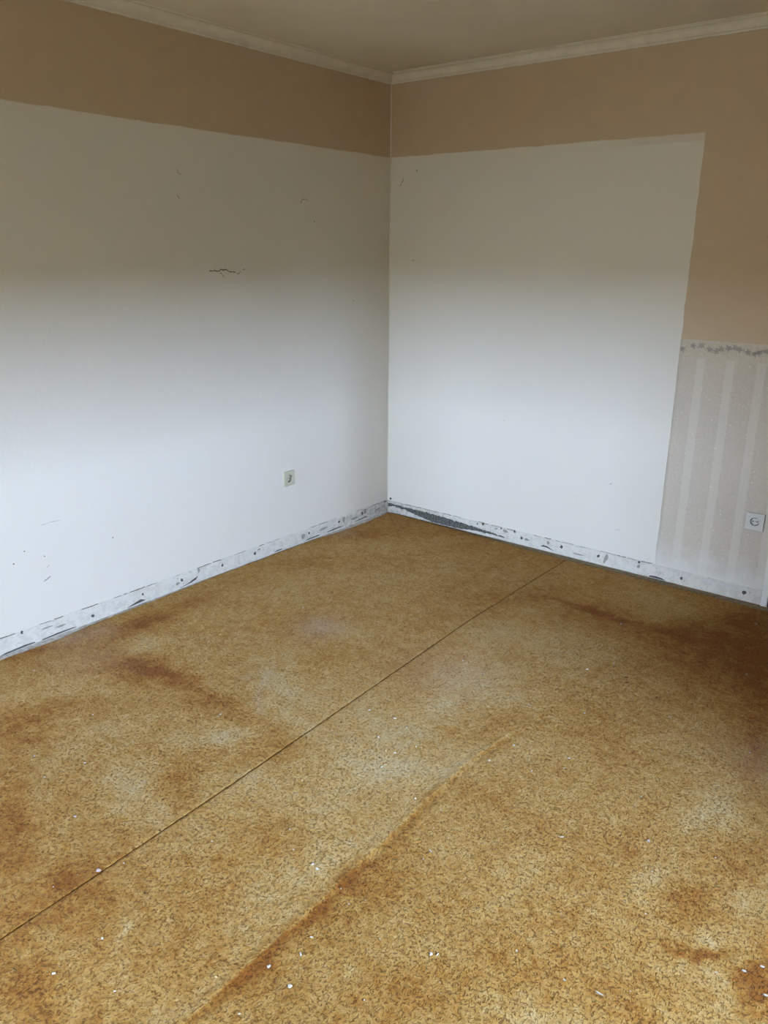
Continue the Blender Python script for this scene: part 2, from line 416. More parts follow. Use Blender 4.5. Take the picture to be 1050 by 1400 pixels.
wedge(False, [(-.57, .004), (-.43, .006), (-.45, .010), (-.50, .011), (-.55, .008)], base_l)
wedge(False, [(-.33, .005), (-.20, .010), (-.22, .015), (-.28, .011)], base_l)
wedge(True, [(1.085, .016), (1.12, .017), (1.165, .007), (1.15, .014), (1.125, .024), (1.10, .025)], base_r)
wedge(True, [(1.70, -.002), (1.79, -.003), (1.765, .005), (1.735, .008), (1.71, .005)], base_r)

# bare grey render showing beside the corner, low on the right wall
def ragged(name, right, tops, bots, mat, parent, dd):
    N = 170; vs = []; fs = []
    def interp(tab, s):
        for (a, b) in zip(tab[:-1], tab[1:]):
            if a[0] <= s <= b[0]: return a[1] + (b[1] - a[1]) * (s - a[0]) / (b[0] - a[0])
        return tab[-1][1]
    s0, s1 = tops[0][0], tops[-1][0]
    for i in range(N + 1):
        s = s0 + (s1 - s0) * i / N
        zt = interp(tops, s) + .006 * mnoise.noise(Vector((s * 40, 2, 0))) + .005 * mnoise.noise(Vector((s * 130, 2, 0))); zb = min(zt - .001, interp(bots, s) + .006 * mnoise.noise(Vector((s * 38, 6, 0))) + .003 * mnoise.noise(Vector((s * 120, 6, 0))))
        for k in range(4):
            z = zb + (zt - zb) * k / 3; q = dd + .001 * mnoise.noise(Vector((s * 60, z * 90, 3)))
            vs.append((s, -q, z) if right else (q, -s, z))
    for i in range(N):
        for k in range(3): 
            q = (i * 4 + k, i * 4 + 4 + k, i * 4 + 5 + k, i * 4 + 1 + k); fs.append(q if right else q[::-1])
    return mesh_obj(name, vs, fs, mat, parent, True)
ragged('bare_render_patch', True, [(.012, .054), (.06, .052), (.14, .050), (.30, .051), (.45, .046), (.62, .036), (.74, .028), (.86, .017)],
       [(.012, .030), (.06, .040), (.14, .034), (.26, .014), (.36, -.002), (.55, .000), (.66, .012), (.74, .014), (.86, .012)], M_RENDER, base_r, .0075)
ragged('plaster_edging', True, [(.02, .040), (.06, .036), (.14, .028), (.26, .010), (.34, .002), (.40, -.003)],
       [(.02, .012), (.06, .006), (.14, .000), (.26, -.004), (.34, -.005), (.40, -.005)], M_SKR, base_r, .0072)
# rubbed-on filler under the wallpaper
for (s0, s1, z0, z1) in [(1.945, 2.195, .046, .060), (1.825, 1.842, .036, .056), (1.78, 1.815, .052, .060), (1.855, 1.90, .044, .052)]:
    N = 14; vs = []
    for i in range(N + 1):
        s = s0 + (s1 - s0) * i / N
        for z in (z0, z1): vs.append((s, -.0078, z + .0025 * mnoise.noise(Vector((s * 50, z * 90, 2)))))
    mesh_obj('filler_smear', vs, [(2 * i, 2 * i + 2, 2 * i + 3, 2 * i + 1) for i in range(N)], M_FILL, base_r)
ragged('corner_plaster', False, [(.0, .075), (.03, .06), (.09, .03), (.16, .02)], [(.0, .0), (.03, .014), (.09, .015), (.16, .012)], M_SKL, base_l, .0068)

# cracks, scratches and nail spots in the paint
scratch('crack', False, [(-1.325, 1.467), (-1.295, 1.470), (-1.27, 1.467), (-1.252, 1.474), (-1.225, 1.472), (-1.205, 1.464), (-1.187, 1.462)], .0055, M_CRACK, wall_left)
scratch('crack', False, [(-1.264, 1.462), (-1.25, 1.452), (-1.238, 1.440)], .002, M_CRACK, wall_left)
scratch('crack', False, [(-1.183, 1.463), (-1.170, 1.461)], .007, M_CRACK, wall_left)
scratch('crack', False, [(-1.163, 1.455), (-1.150, 1.455), (-1.138, 1.467)], .0032, M_CRACK, wall_left)
scratch('crack', False, [(-1.118, 1.470), (-1.113, 1.474)], .006, M_CRACK, wall_left)
scratch('scratch_mark', False, [(-1.472, 1.890), (-1.462, 1.872), (-1.448, 1.868)], .003, M_SCUFF, wall_left)
scratch('scratch_mark', False, [(-1.480, 1.788), (-1.466, 1.768)], .0035, M_CRACK, wall_left)
scratch('scratch_mark', False, [(-.722, 1.786), (-.712, 1.802), (-.695, 1.808), (-.668, 1.803)], .003, M_CRACK, wall_left)
scratch('scratch_mark', False, [(-2.285, .246), (-2.268, .257), (-2.255, .262)], .006, M_SCUFF, wall_left)
scratch('scratch_mark', False, [(-2.266, .303), (-2.254, .312)], .004, M_SCUFF, wall_left)
scratch('scratch_mark', False, [(-2.27, .49), (-2.22, .492), (-2.18, .489)], .0015, M_SCUFF, wall_left)
scratch('scratch_mark', True, [(.068, 1.905), (.082, 1.928), (.096, 1.947)], .0038, M_CRACK, wall_right)
scratch('scratch_mark', True, [(.160, 1.513), (.180, 1.512)], .004, M_CRACK, wall_right)
scratch('scratch_mark', True, [(1.447, .434), (1.458, .444)], .005, M_CRACK, wall_right)
scratch('scratch_mark', True, [(1.50, .205), (1.53, .206)], .0025, M_SCUFF, wall_right)
scratch('scratch_mark', True, [(1.27, .33), (1.275, .335)], .004, M_SCUFF, wall_right)
for (s, z, r) in [(-.623, 1.703, .003), (-1.95, .349, .0035), (-2.35, .40, .003), (-2.40, .36, .003), (-2.27, .355, .0025), (-.32, 1.30, .003)]:
    blob('nail_hole', False, s, z, r, r, M_CRACK, wall_left, .0006)
for (s, z, r) in [(.184, 1.982, .004), (.81, .683, .002)]:
    blob('nail_hole', True, s, z, r, r, M_CRACK, wall_right, .0006)
# pale bead of filler running down the corner
bm = bmesh.new(); NZ = 60; prev = None
for i in range(NZ + 1):
    z = 0.09 + (2.42 - 0.09) * i / NZ; w = .0022 + .0008 * mnoise.noise(Vector((z * 12, 0, 0)))
    cur = [bm.verts.new((0, -w * 2, z)), bm.verts.new((w, -w, z)), bm.verts.new((w * 2, 0, z))]
    if prev:
        for k in (0, 1): bm.faces.new((prev[k], prev[k + 1], cur[k + 1], cur[k]))
    prev = cur
bm_obj('corner_filler', bm, M_CORN, wall_right, True)

# ------------------------------------------------------------------ wallpaper remnant with its floral border
def paper(name, x0, x1, z0, z1, mat, t, rag):
    NX, NZ = 26, 60; vs = []; fs = []
    for i in range(NX + 1):
        for j in range(NZ + 1):
            x = x0 + (x1 - x0) * i / NX; z = z0 + (z1 - z0) * j / NZ
            if i == 0: x += rag * mnoise.noise(Vector((z * 9, 1, 0)))
            if j == 0: z += rag * 2.5 * mnoise.noise(Vector((x * 24, 4, 0)))
            if j == NZ: z += rag * .5 * mnoise.noise(Vector((x * 14, 6, 0)))
            vs.append((x, -t - .0003 * mnoise.noise(Vector((x * 8, z * 8, 1))), z))
    for i in range(NX):
        for j in range(NZ):
            a = i * (NZ + 1) + j; fs.append((a, a + NZ + 1, a + NZ + 2, a + 1))
    k = len(vs)   # edge returns so that the sheet has thickness
    for j in range(NZ + 1): v = vs[j]; vs.append((v[0], 0.0, v[2]))
    for j in range(NZ): fs.append((j, j + 1, k + j + 1, k + j))
    return mesh_obj(name, vs, fs, mat, wall_right, True)
paper('wallpaper', 1.724, 2.234, .074, 1.112, M_PAPER, .0014, .004)
paper('wallpaper_border', 1.722, 2.234, 1.106, 1.186, M_BORDER, .0022, .003)

bm = bmesh.new(); rnd = random.Random(4)
def petal(cx, cz, ang, L, W):
    P = []
    for k in range(8):
        t = 2 * math.pi * k / 8; px = L / 2 + L / 2 * math.cos(t); pz = W / 2 * math.sin(t)
        P.append(bm.verts.new((cx + px * math.cos(ang) - pz * math.sin(ang), -.0031, cz + px * math.sin(ang) + pz * math.cos(ang))))
    bm.faces.new(P)
for i, (x, z) in enumerate([(1.736, 1.147), (1.781, 1.165), (1.82, 1.167), (1.858, 1.153), (1.888, 1.147), (1.909, 1.158), (1.94, 1.165), (1.967, 1.168), (1.986, 1.163), (2.023, 1.153), (2.051, 1.148), (2.071, 1.155), (2.10, 1.163), (2.135, 1.167), (2.16, 1.163), (2.19, 1.15), (2.215, 1.148)]):
    z -= .006; a0 = rnd.random() * 6
    for k in range(5): petal(x, z, a0 + k * 1.257, .0145 * rnd.uniform(.8, 1.15), .0085)
    for k in range(3):
        a = rnd.random() * 6.28; petal(x + .014 * math.cos(a), z + .009 * math.sin(a), a, .009, .0035)
for k in range(60):     # thin stem winding between the flowers
    x = 1.735 + k * .008; z0 = 1.152 + .010 * math.sin((x - 1.735) * 2 * math.pi / .155 - .6)
    if rnd.random() < .7: petal(x, z0, rnd.uniform(-.6, .6), .008, .0016)
bm_obj('border_print', bm, M_INK, wall_right)

# ------------------------------------------------------------------ carpet: two breadths meeting at the seam, worn and stained pile with broad tones offsetting the light
BLOBS = [[1.324,-2.068,1.694,1.604,1.557,-1.893,-0.4],[1.784,-1.804,2.851,1.857,2.474,-3.012,-0.25],[0.723,-0.725,1.416,1.068,2.141,-2.568,-0.3],[1.418,-3.136,2.707,4.89,2.611,-3.204,0.4],[2.345,-2.261,2.227,1.149,2.179,-2.671,0.22],[1.584,-2.943,2.799,3.912,3.434,-4.211,0.15],[0.413,-2.242,3.348,5.006,5.908,-7.154,0.5],[0.85,-2.193,3.149,2.3,0.117,-20.539,0.8],[0.587,-2.213,7.694,8.98,4.055,-10.294,0.4],[0.515,-2.581,2.267,3.955,4.648,-5.647,0.35],[0.57,-2.745,5.119,9.744,6.597,-8.027,0.4],[0.18,-1.78,2.051,3.764,16.112,0.182,0.6],[0.17,-1.987,4.202,7.025,11.837,-5.754,0.5],[0.187,-0.436,2.58,2.164,5.055,-6.03,0.35],[0.204,-1.052,2.882,3.268,9.354,-4.099,0.35],[1.296,-2.232,7.555,7.859,7.558,-9.202,0.5],[1.604,-2.514,9.645,9.949,8.274,-10.115,0.4],[1.331,-2.991,16.044,26.672,15.354,-18.806,0.7],[1.571,-2.7,11.134,13.149,19.129,-23.413,0.4],[1.274,-2.617,9.546,12.471,6.225,-7.601,0.3],[1.973,-0.587,2.678,0.73,0.692,-7.426,0.6],[2.229,-0.31,6.449,1.852,3.637,-4.39,0.45],[2.439,-0.758,6.264,1.652,2.291,-2.778,0.3],[2.517,-1.145,20.952,5.687,1.304,-1.586,0.5],[2.226,-0.785,5.808,1.905,3.568,-4.322,0.3],[2.613,-2.049,15.687,-0.856,-4.42,-16.803,0.9],[2.688,-2.195,14.998,3.341,24.528,-44.382,1.0],[2.808,-2.19,26.648,7.129,8.235,-10.117,1.0],[2.636,-1.858,17.472,5.299,7.749,-9.486,0.3],[2.604,-2.225,18.919,7.106,16.532,-20.291,0.4],[2.603,-2.417,11.958,4.983,11.551,-14.198,0.5],[2.108,-1.481,4.166,1.895,2.875,-3.498,0.25],[1.325,-0.724,4.239,2.464,5.489,-6.609,0.35],[1.37,-1.582,7.046,5.315,3.74,-4.533,0.3],[1.903,-2.939,0.901,6.925,65.397,0.998,0.25],[1.91,-2.686,1.352,6.394,68.313,2.03,0.35],[1.89,-2.339,1.427,4.434,70.358,3.464,0.3],[1.878,-1.906,2.455,4.367,71.625,-0.856,0.2],[1.932,-2.878,10.426,11.126,9.273,-11.391,0.4],[1.932,-2.517,3.222,6.354,10.404,-2.337,0.35],[1.959,-2.034,7.662,4.9,9.175,-11.2,0.3],[1.828,-1.665,5.652,6.569,18.3,-2.854,0.5],[1.02,-2.992,9.755,18.733,3.46,-4.23,0.5],[1.595,-3.283,6.488,12.351,6.041,-7.428,0.35],[1.699,-0.581,4.192,1.34,-1.368,-43.958,0.8],[2.418,-2.507,9.02,4.943,11.006,-13.522,0.2],[1.205,-2.536,9.24,11.871,17.215,-20.996,0.3],[0.455,-0.816,3.3,2.817,5.118,-6.133,0.3],[1.721,-1.799,11.089,7.5,10.293,-12.525,0.3],[1.062,-1.707,8.454,7.736,7.565,-9.161,0.25],[1.234,-2.414,4.68,5.527,8.133,-9.912,0.3],[0.075,-2.36,2.193,5.578,19.171,-0.72,0.4],[2.399,-1.979,15.825,6.743,11.091,-13.57,0.25],[2.223,-2.714,8.266,6.235,8.599,-10.569,0.25],[0.469,-2.467,3.373,5.587,12.075,-14.652,-0.5],[0.367,-2.638,7.63,14.525,9.009,-10.938,-0.5],[0.787,-2.521,4.035,7.482,13.784,-8.364,-0.6],[1.107,-2.654,8.792,12.711,6.774,-8.264,-0.7],[1.282,-2.688,13.047,17.78,13.989,-17.09,-0.7],[0.855,-2.674,7.809,12.717,11.314,-13.784,-0.3],[1.351,-2.426,7.417,8.327,13.304,-16.227,-0.35],[1.092,-2.373,4.787,5.896,18.638,-22.688,-0.6],[1.173,-2.267,9.726,10.919,14.592,-17.757,-0.6],[1.053,-1.972,10.681,10.98,3.32,-4.028,-0.5],[1.788,-2.557,3.989,7.369,16.848,-5.046,-0.6],[1.776,-2.756,5.232,9.921,14.646,-6.523,-0.25],[1.863,-3.087,2.023,8.586,37.097,-9.085,-0.2],[1.832,-2.854,0.822,5.197,40.311,1.742,-0.15],[1.845,-2.504,1.102,4.027,43.241,2.207,-0.15],[1.833,-2.045,1.689,3.669,46.354,1.486,-0.2],[1.632,-2.177,10.415,8.814,9.485,-11.568,-0.5],[1.571,-1.923,10.539,8.209,10.303,-12.536,-0.4],[1.641,-2.403,5.691,5.39,8.929,-10.909,-0.4],[1.563,-1.466,7.138,4.651,4.766,-5.779,-0.45],[1.574,-1.676,10.279,7.212,8.482,-10.301,-0.4],[1.486,-1.063,5.567,3.299,6.636,-8.018,-0.5],[1.444,-0.731,7.776,4.261,8.003,-9.643,-0.5],[1.857,-0.282,5.875,1.812,1.624,-6.851,-0.6],[1.9,-0.485,9.9,3.852,8.409,-10.143,-0.5],[1.758,-0.856,7.45,3.537,6.675,-8.066,-0.3],[2.25,-2.241,11.554,6.457,9.771,-11.968,-0.3],[2.523,-2.035,11.443,4.349,8.811,-10.794,-0.6],[2.531,-1.683,9.502,3.078,10.91,-13.33,-0.5],[2.561,-1.541,11.666,3.444,10.156,-12.398,-0.4],[2.678,-2.138,20.703,6.705,20.8,-25.523,-0.8],[2.719,-1.987,23.718,6.717,13.341,-16.356,-0.5],[2.762,-2.156,34.127,9.747,22.232,-27.299,-0.6],[2.452,-2.586,9.401,5.202,13.868,-17.051,-0.5],[2.247,-2.147,15.096,8.076,8.164,-9.992,-0.3],[2.226,-2.389,15.624,9.657,13.381,-16.406,-0.4],[0.38,-2.116,5.96,10.886,21.074,-6.096,-0.8],[-0.07,-2.279,3.493,9.105,29.506,2.051,-0.8],[0.44,-0.418,2.407,1.849,6.706,-8.011,-0.3],[0.851,-0.373,5.357,3.491,7.375,-8.83,-0.35],[1.506,-3.121,7.876,13.39,13.618,-16.715,-0.35],[1.714,-3.093,7.224,10.622,11.165,-13.718,-0.3],[1.601,-3.021,78.343,82.501,10.885,-22.851,-1.0],[1.821,-1.473,11.072,6.188,10.586,-12.857,-0.3],[0.936,-1.428,7.942,6.899,8.972,-10.833,-0.3],[0.77,-1.908,5.744,6.449,7.445,-9.013,-0.25],[0.487,-1.977,6.92,8.89,8.088,-9.779,-0.25],[1.729,-2.058,8.61,6.495,9.269,-11.301,-0.3],[2.024,-2.248,13.633,9.219,13.558,-16.584,-0.25],[1.815,-1.045,6.242,3.027,6.472,-7.835,-0.25],[2.338,-1.349,6.736,2.382,7.398,-9.005,-0.25],[1.498,-2.715,13.383,16.624,15.933,-19.494,-0.5],[1.28,-3.099,9.2,17.208,8.578,-10.512,-0.25]]  # stains and bleaching, plus broad first patches that offset the floor's lighting
def fbm(x, y, sc, oct=4, sx=0.0):
    """cheap tileable-free value noise, vectorised"""
    tot = np.zeros_like(x); amp = 1.0; norm = 0
    rs = np.random.RandomState(int(sx * 10) + 11)
    for o_ in range(oct):
        g = rs.rand(256, 256)
        X = x * sc * 2 ** o_ + 100.3; Y = y * sc * 2 ** o_ + 100.7
        xi = np.floor(X).astype(int); yi = np.floor(Y).astype(int); fx = X - xi; fy = Y - yi
        fx = fx * fx * (3 - 2 * fx); fy = fy * fy * (3 - 2 * fy)
        q = lambda a, b: g[(xi + a) % 256, (yi + b) % 256]
        tot += amp * ((q(0, 0) * (1 - fx) + q(1, 0) * fx) * (1 - fy) + (q(0, 1) * (1 - fx) + q(1, 1) * fx) * fy)
        norm += amp; amp *= 0.55
    return tot / norm - 0.5
def seam_x(y): return np.interp(-y, [0, 1.03, 1.9, 2.5, 3.2, 5.2], [1.274, 1.281, 1.326, 1.356, 1.380, 1.40])
def ridge_x(y): return np.interp(-y, [1.2, 1.43, 1.9, 2.3, 2.7, 3.1, 3.6], [1.93, 1.915, 1.857, 1.872, 1.892, 1.896, 1.90])

n = NT('tan_carpet_pile', 1.0, 0.05)
att = n.n.new('ShaderNodeAttribute'); att.attribute_name = 'wear_and_light'; wear_and_light = att.outputs['Fac']
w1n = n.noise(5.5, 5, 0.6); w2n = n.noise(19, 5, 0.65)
lvl = n.math('ADD', wear_and_light, n.math('ADD', n.math('MULTIPLY', n.math('SUBTRACT', w1n, 0.5), 0.55), n.math('ADD', n.math('MULTIPLY', n.math('SUBTRACT', w2n, 0.5), 1.05), n.math('MULTIPLY', n.math('SUBTRACT', n.noise(52, 4, 0.6), 0.5), 1.15))))
lvl = n.math('ADD', n.math('MULTIPLY', lvl, 0.74), 0.5, None, True)       # 0 = bleached or lightened, 1 = stained or darkened
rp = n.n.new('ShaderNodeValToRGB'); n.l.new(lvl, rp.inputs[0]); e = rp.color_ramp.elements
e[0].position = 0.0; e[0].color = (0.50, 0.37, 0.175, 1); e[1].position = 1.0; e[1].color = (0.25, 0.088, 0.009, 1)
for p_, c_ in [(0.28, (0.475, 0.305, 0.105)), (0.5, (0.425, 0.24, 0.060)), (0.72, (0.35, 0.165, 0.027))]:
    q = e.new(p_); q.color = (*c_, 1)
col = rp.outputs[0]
# pile: short curled crevices between clumps of yarn, darkened in the colour for dirt and shade
mp = n.n.new('ShaderNodeMapping'); mp.inputs['Rotation'].default_value = (0, 0, 0.0); mp.inputs['Scale'].default_value = (1.05, 0.58, 0.2); n.l.new(n.co, mp.inputs[0])
wn = n.n.new('ShaderNodeTexNoise'); wn.inputs['Scale'].default_value = 85; wn.inputs['Detail'].default_value = 3; n.l.new(mp.outputs[0], wn.inputs['Vector'])
va = n.n.new('ShaderNodeVectorMath'); va.operation = 'SCALE'; va.inputs['Scale'].default_value = 0.022; n.l.new(wn.outputs['Color'], va.inputs[0])
vb = n.n.new('ShaderNodeVectorMath'); vb.operation = 'ADD'; n.l.new(mp.outputs[0], vb.inputs[0]); n.l.new(va.outputs[0], vb.inputs[1])
cell = n.voro(125, 'DISTANCE_TO_EDGE', vb.outputs[0])
gate = n.step(n.noise(105, 3, 0.6), 0.46, 0.56)
crev = n.math('MULTIPLY', n.math('SUBTRACT', 1.0, n.step(cell, 0.02, 0.16)), gate)
grain = n.noise(230, 5, 0.75)
col = n.mix(n.math('MULTIPLY', crev, n.step(n.noise(17, 4, 0.6), 0.10, 0.55)), col, n.mix(1.0, col, (0.50, 0.41, 0.31), 'MULTIPLY'))
col = n.mix(n.math('MULTIPLY', n.step(grain, 0.50, 0.66), 0.62), col, n.mix(1.0, col, (0.60, 0.52, 0.45), 'MULTIPLY'))
col = n.mix(n.math('MULTIPLY', n.step(grain, 0.50, 0.36), 0.5), col, n.mix(1.0, col, (1.30, 1.34, 1.42), 'MULTIPLY'))
# powdered plaster trodden into the pile
at2 = n.n.new('ShaderNodeAttribute'); at2.attribute_name = 'dust'
dm = n.math('MULTIPLY', at2.outputs['Fac'], n.step(n.noise(260, 4, 0.7), 0.40, 0.62))
col = n.mix(n.math('MULTIPLY', dm, 0.55), col, (0.50, 0.42, 0.36))
n.color(col)
hgt = n.math('SUBTRACT', n.math('MULTIPLY', grain, 0.5), crev)
b1 = n.bump(n.noise(105, 4, 0.65), 0.006, 0.8)
n.bump(hgt, 0.004, 0.9, b1)
n.b.inputs['Sheen Weight'].default_value = 0.05; n.b.inputs['Sheen Roughness'].default_value = 0.6
M_CARPET = n.m

def carpet_strip(x_left, x_right, NX, NY, Y0, wide=False):
    """x_left, x_right: functions of y giving the edges; grid from the back (right) wall to Y0"""
    v = np.linspace(0, 1, NY); v = np.where(v < .86, v / .86 * .56, .56 + (v - .86) / .14 * .44)     # finer where the pile can be looked at
    u = np.linspace(0, 1, NX)
    if wide: u = np.where(u < .88, u / .88 * .68, .68 + (u - .88) / .12 * .32)
    U, V = np.meshgrid(u, v, indexing='ij')
    Yb = V * (Y0 + 0.03)                       # provisional
    X = x_left(Yb) * (1 - U) + x_right(Yb) * U
    top = -(np.interp(X, [0, .4, .7, .95, 1.2, 2.3, 4], [.030, .032, .046, .058, .066, .070, .06]) + 0.012 * fbm(X * 1.0, X * 0 + 3, 9, 3, 1) + 0.006 * fbm(X, X * 0 + 5, 50, 2, 2))
    Y = top + (Y0 - top) * V
    X = x_left(Y) * (1 - U) + x_right(Y) * U
    Z = 0.0016 * fbm(X, Y, 3.0, 3, 3) + 0.0028 * fbm(X, Y, 55, 2, 4) - 0.0008
    # the fold: a low ridge with a sharp drop on its door side
    rx = ridge_x(Y) + 0.005 * fbm(X * 0, Y, 7, 3, 5)
    dr = X - rx; fade = np.clip((-Y - 1.25) / 0.5, 0, 1)
    Z += fade * (0.0030 * np.exp(-(dr + 0.006) ** 2 / (2 * 0.009 ** 2)) - 0.0020 * np.exp(-(dr - 0.009) ** 2 / (2 * 0.008 ** 2)))
    wear_and_light = np.zeros_like(X)
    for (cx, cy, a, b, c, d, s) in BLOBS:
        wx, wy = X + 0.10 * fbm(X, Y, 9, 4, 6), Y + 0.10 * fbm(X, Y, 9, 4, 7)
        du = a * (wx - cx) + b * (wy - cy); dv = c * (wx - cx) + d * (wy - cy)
        wear_and_light += s * (0.95 if s > 0 else 0.8) * np.exp(-(du * du + dv * dv) * 0.75) * (0.75 + 0.9 * fbm(X, Y, 18, 3, 8))
    wear_and_light += 0.25 * fbm(X, Y, 2.2, 3, 9)
    wear_and_light += fade * (0.42 * np.where(dr > -0.001, np.exp(-np.maximum(dr, 0) / 0.014), 0) * np.clip(1.0 + 1.6 * fbm(X * 0, Y, 6, 3, 15), 0.2, 1.5) - 0.08 * np.exp(-(dr + 0.025) ** 2 / (2 * 0.02 ** 2)))  # dirt along the fold, its shaded and lit sides put into the colour
    # footprint of furniture near the door: its darker half; then darker towards the far wall
    wear_and_light += 0.12 * np.clip((X - (2.16 + 0.02 * fbm(X, Y, 6, 2, 10))) / 0.03, 0, 1) * np.clip((Y + 1.5) / 0.7, 0, 1)
    wear_and_light += 0.18 * np.clip(1 + Y / 0.9, 0, 1)
    dust = np.zeros_like(X)
    for (cx, cy, r, s) in [(0.823, -1.493, .07, .9), (1.494, -1.464, .14, .5), (0.06, -2.25, .06, .8), (0.12, -2.12, .05, .6), (0.05, -0.5, .06, .7), (2.60, -1.32, .1, .4), (0.30, -2.3, .12, .35), (1.60, -0.06, .05, .4), (0.9, -2.0, .02, .5)]:
        dust += s * np.exp(-((X - cx) ** 2 + (Y - cy) ** 2) / (2 * r * r))
    for (p, q) in zip([(1.126, -2.14), (1.049, -2.076), (0.99, -2.01), (0.942, -1.935)], [(1.049, -2.076), (0.99, -2.01), (0.942, -1.935), (0.918, -1.865)]):
        t = np.clip(((X - p[0]) * (q[0] - p[0]) + (Y - p[1]) * (q[1] - p[1])) / ((q[0] - p[0]) ** 2 + (q[1] - p[1]) ** 2), 0, 1)
        dd = (X - p[0] - t * (q[0] - p[0])) ** 2 + (Y - p[1] - t * (q[1] - p[1])) ** 2
        dust = np.maximum(dust, 0.55 * np.exp(-dd / (2 * 0.008 ** 2)))
    verts = np.stack([X, Y, Z], -1).reshape(-1, 3)
    idx = np.arange(NX * NY).reshape(NX, NY)
    quads = np.stack([idx[:-1, :-1], idx[:-1, 1:], idx[1:, 1:], idx[1:, :-1]], -1).reshape(-1, 4)
    # skirts give the pile its thickness
    per = np.concatenate([idx[:, 0], idx[-1, 1:], idx[-2::-1, -1], idx[0, -2:0:-1]])
    low = verts[per].copy(); low[:, 2] = ZF + 0.0003
    k = len(verts); m = len(per); r = np.arange(m); r2 = (r + 1) % m
    sk = np.stack([per[r2], per[r], k + r, k + r2], -1)
    verts = np.concatenate([verts, low]); quads = np.concatenate([quads[:, ::-1], sk])
    wear_and_light = np.concatenate([wear_and_light.ravel(), np.full(m, 0.9)]); dust = np.concatenate([dust.ravel(), np.zeros(m)])
    me = bpy.data.meshes.new('carpet_strip')
    me.vertices.add(len(verts)); me.vertices.foreach_set('co', verts.astype(np.float32).ravel())
    me.loops.add(quads.size); me.loops.foreach_set('vertex_index', quads.astype(np.int32).ravel())
    me.polygons.add(len(quads)); me.polygons.foreach_set('loop_start', np.arange(0, quads.size, 4, dtype=np.int32))
    me.update(calc_edges=True); me.validate()
    me.polygons.foreach_set('use_smooth', np.ones(len(quads), dtype=bool))
    for nm, arr in (('wear_and_light', wear_and_light), ('dust', dust)):
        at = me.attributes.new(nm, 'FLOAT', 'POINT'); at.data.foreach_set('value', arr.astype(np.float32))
    me.materials.append(M_CARPET)
    o = bpy.data.objects.new('carpet_strip', me); COL.objects.link(o)
    return o
def edge_l(y):
    g = np.interp(-y, [0, .08, .26, .5, .67, .9, 1.37, 1.82, 2.13, 2.28, 2.5, 7], [.028, .032, .052, .044, .024, .018, .016, .030, .034, .056, .046, .02])
    return g + 0.010 * fbm(y * 1.0, y * 0, 12, 3, 20)
carpet = bpy.data.objects.new('carpet', None); COL.objects.link(carpet)
carpet['label'] = 'worn tan wall-to-wall carpet with orange-brown stains and a seam, covering the floor'
carpet['category'] = 'carpet'
YC = YB + 0.03
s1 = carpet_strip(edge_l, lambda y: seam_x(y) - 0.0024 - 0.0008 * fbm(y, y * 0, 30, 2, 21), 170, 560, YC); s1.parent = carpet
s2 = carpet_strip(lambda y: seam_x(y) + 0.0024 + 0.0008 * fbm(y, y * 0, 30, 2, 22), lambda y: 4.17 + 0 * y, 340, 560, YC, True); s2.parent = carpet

# ------------------------------------------------------------------ earthed wall sockets
def rounded(bm, w, h, d0, d1, rad, seg=5, inset=0.0):
    """rounded-rectangle slab in the xz plane from depth d0 to d1 (towards -y), with a softened front edge"""
    def ring(W, H, R, y):
        P = []
        for (sx, sz, a0) in ((1, 1, 0), (-1, 1, 90), (-1, -1, 180), (1, -1, 270)):
            for k in range(seg + 1):
                a = math.radians(a0 + 90 * k / seg)
                P.append(bm.verts.new((sx * (W / 2 - R) + R * math.cos(a), -y, sz * (H / 2 - R) + R * math.sin(a))))
        return P
    rs = [ring(w, h, rad, d0), ring(w, h, rad, d1 - .0025), ring(w - .0012, h - .0012, rad, d1 - .001), ring(w - .005, h - .005, rad * .8, d1)]
    return rs
def bridge(bm, a, b):
    for k in range(len(a)): bm.faces.new((a[k], a[(k + 1) % len(a)], b[(k + 1) % len(b)], b[k]))
def circle(bm, r, y, n, cx=0, cz=0, ph=0):
    return [bm.verts.new((cx + r * math.cos(2 * math.pi * k / n + ph), -y, cz + r * math.sin(2 * math.pi * k / n + ph))) for k in range(n)]
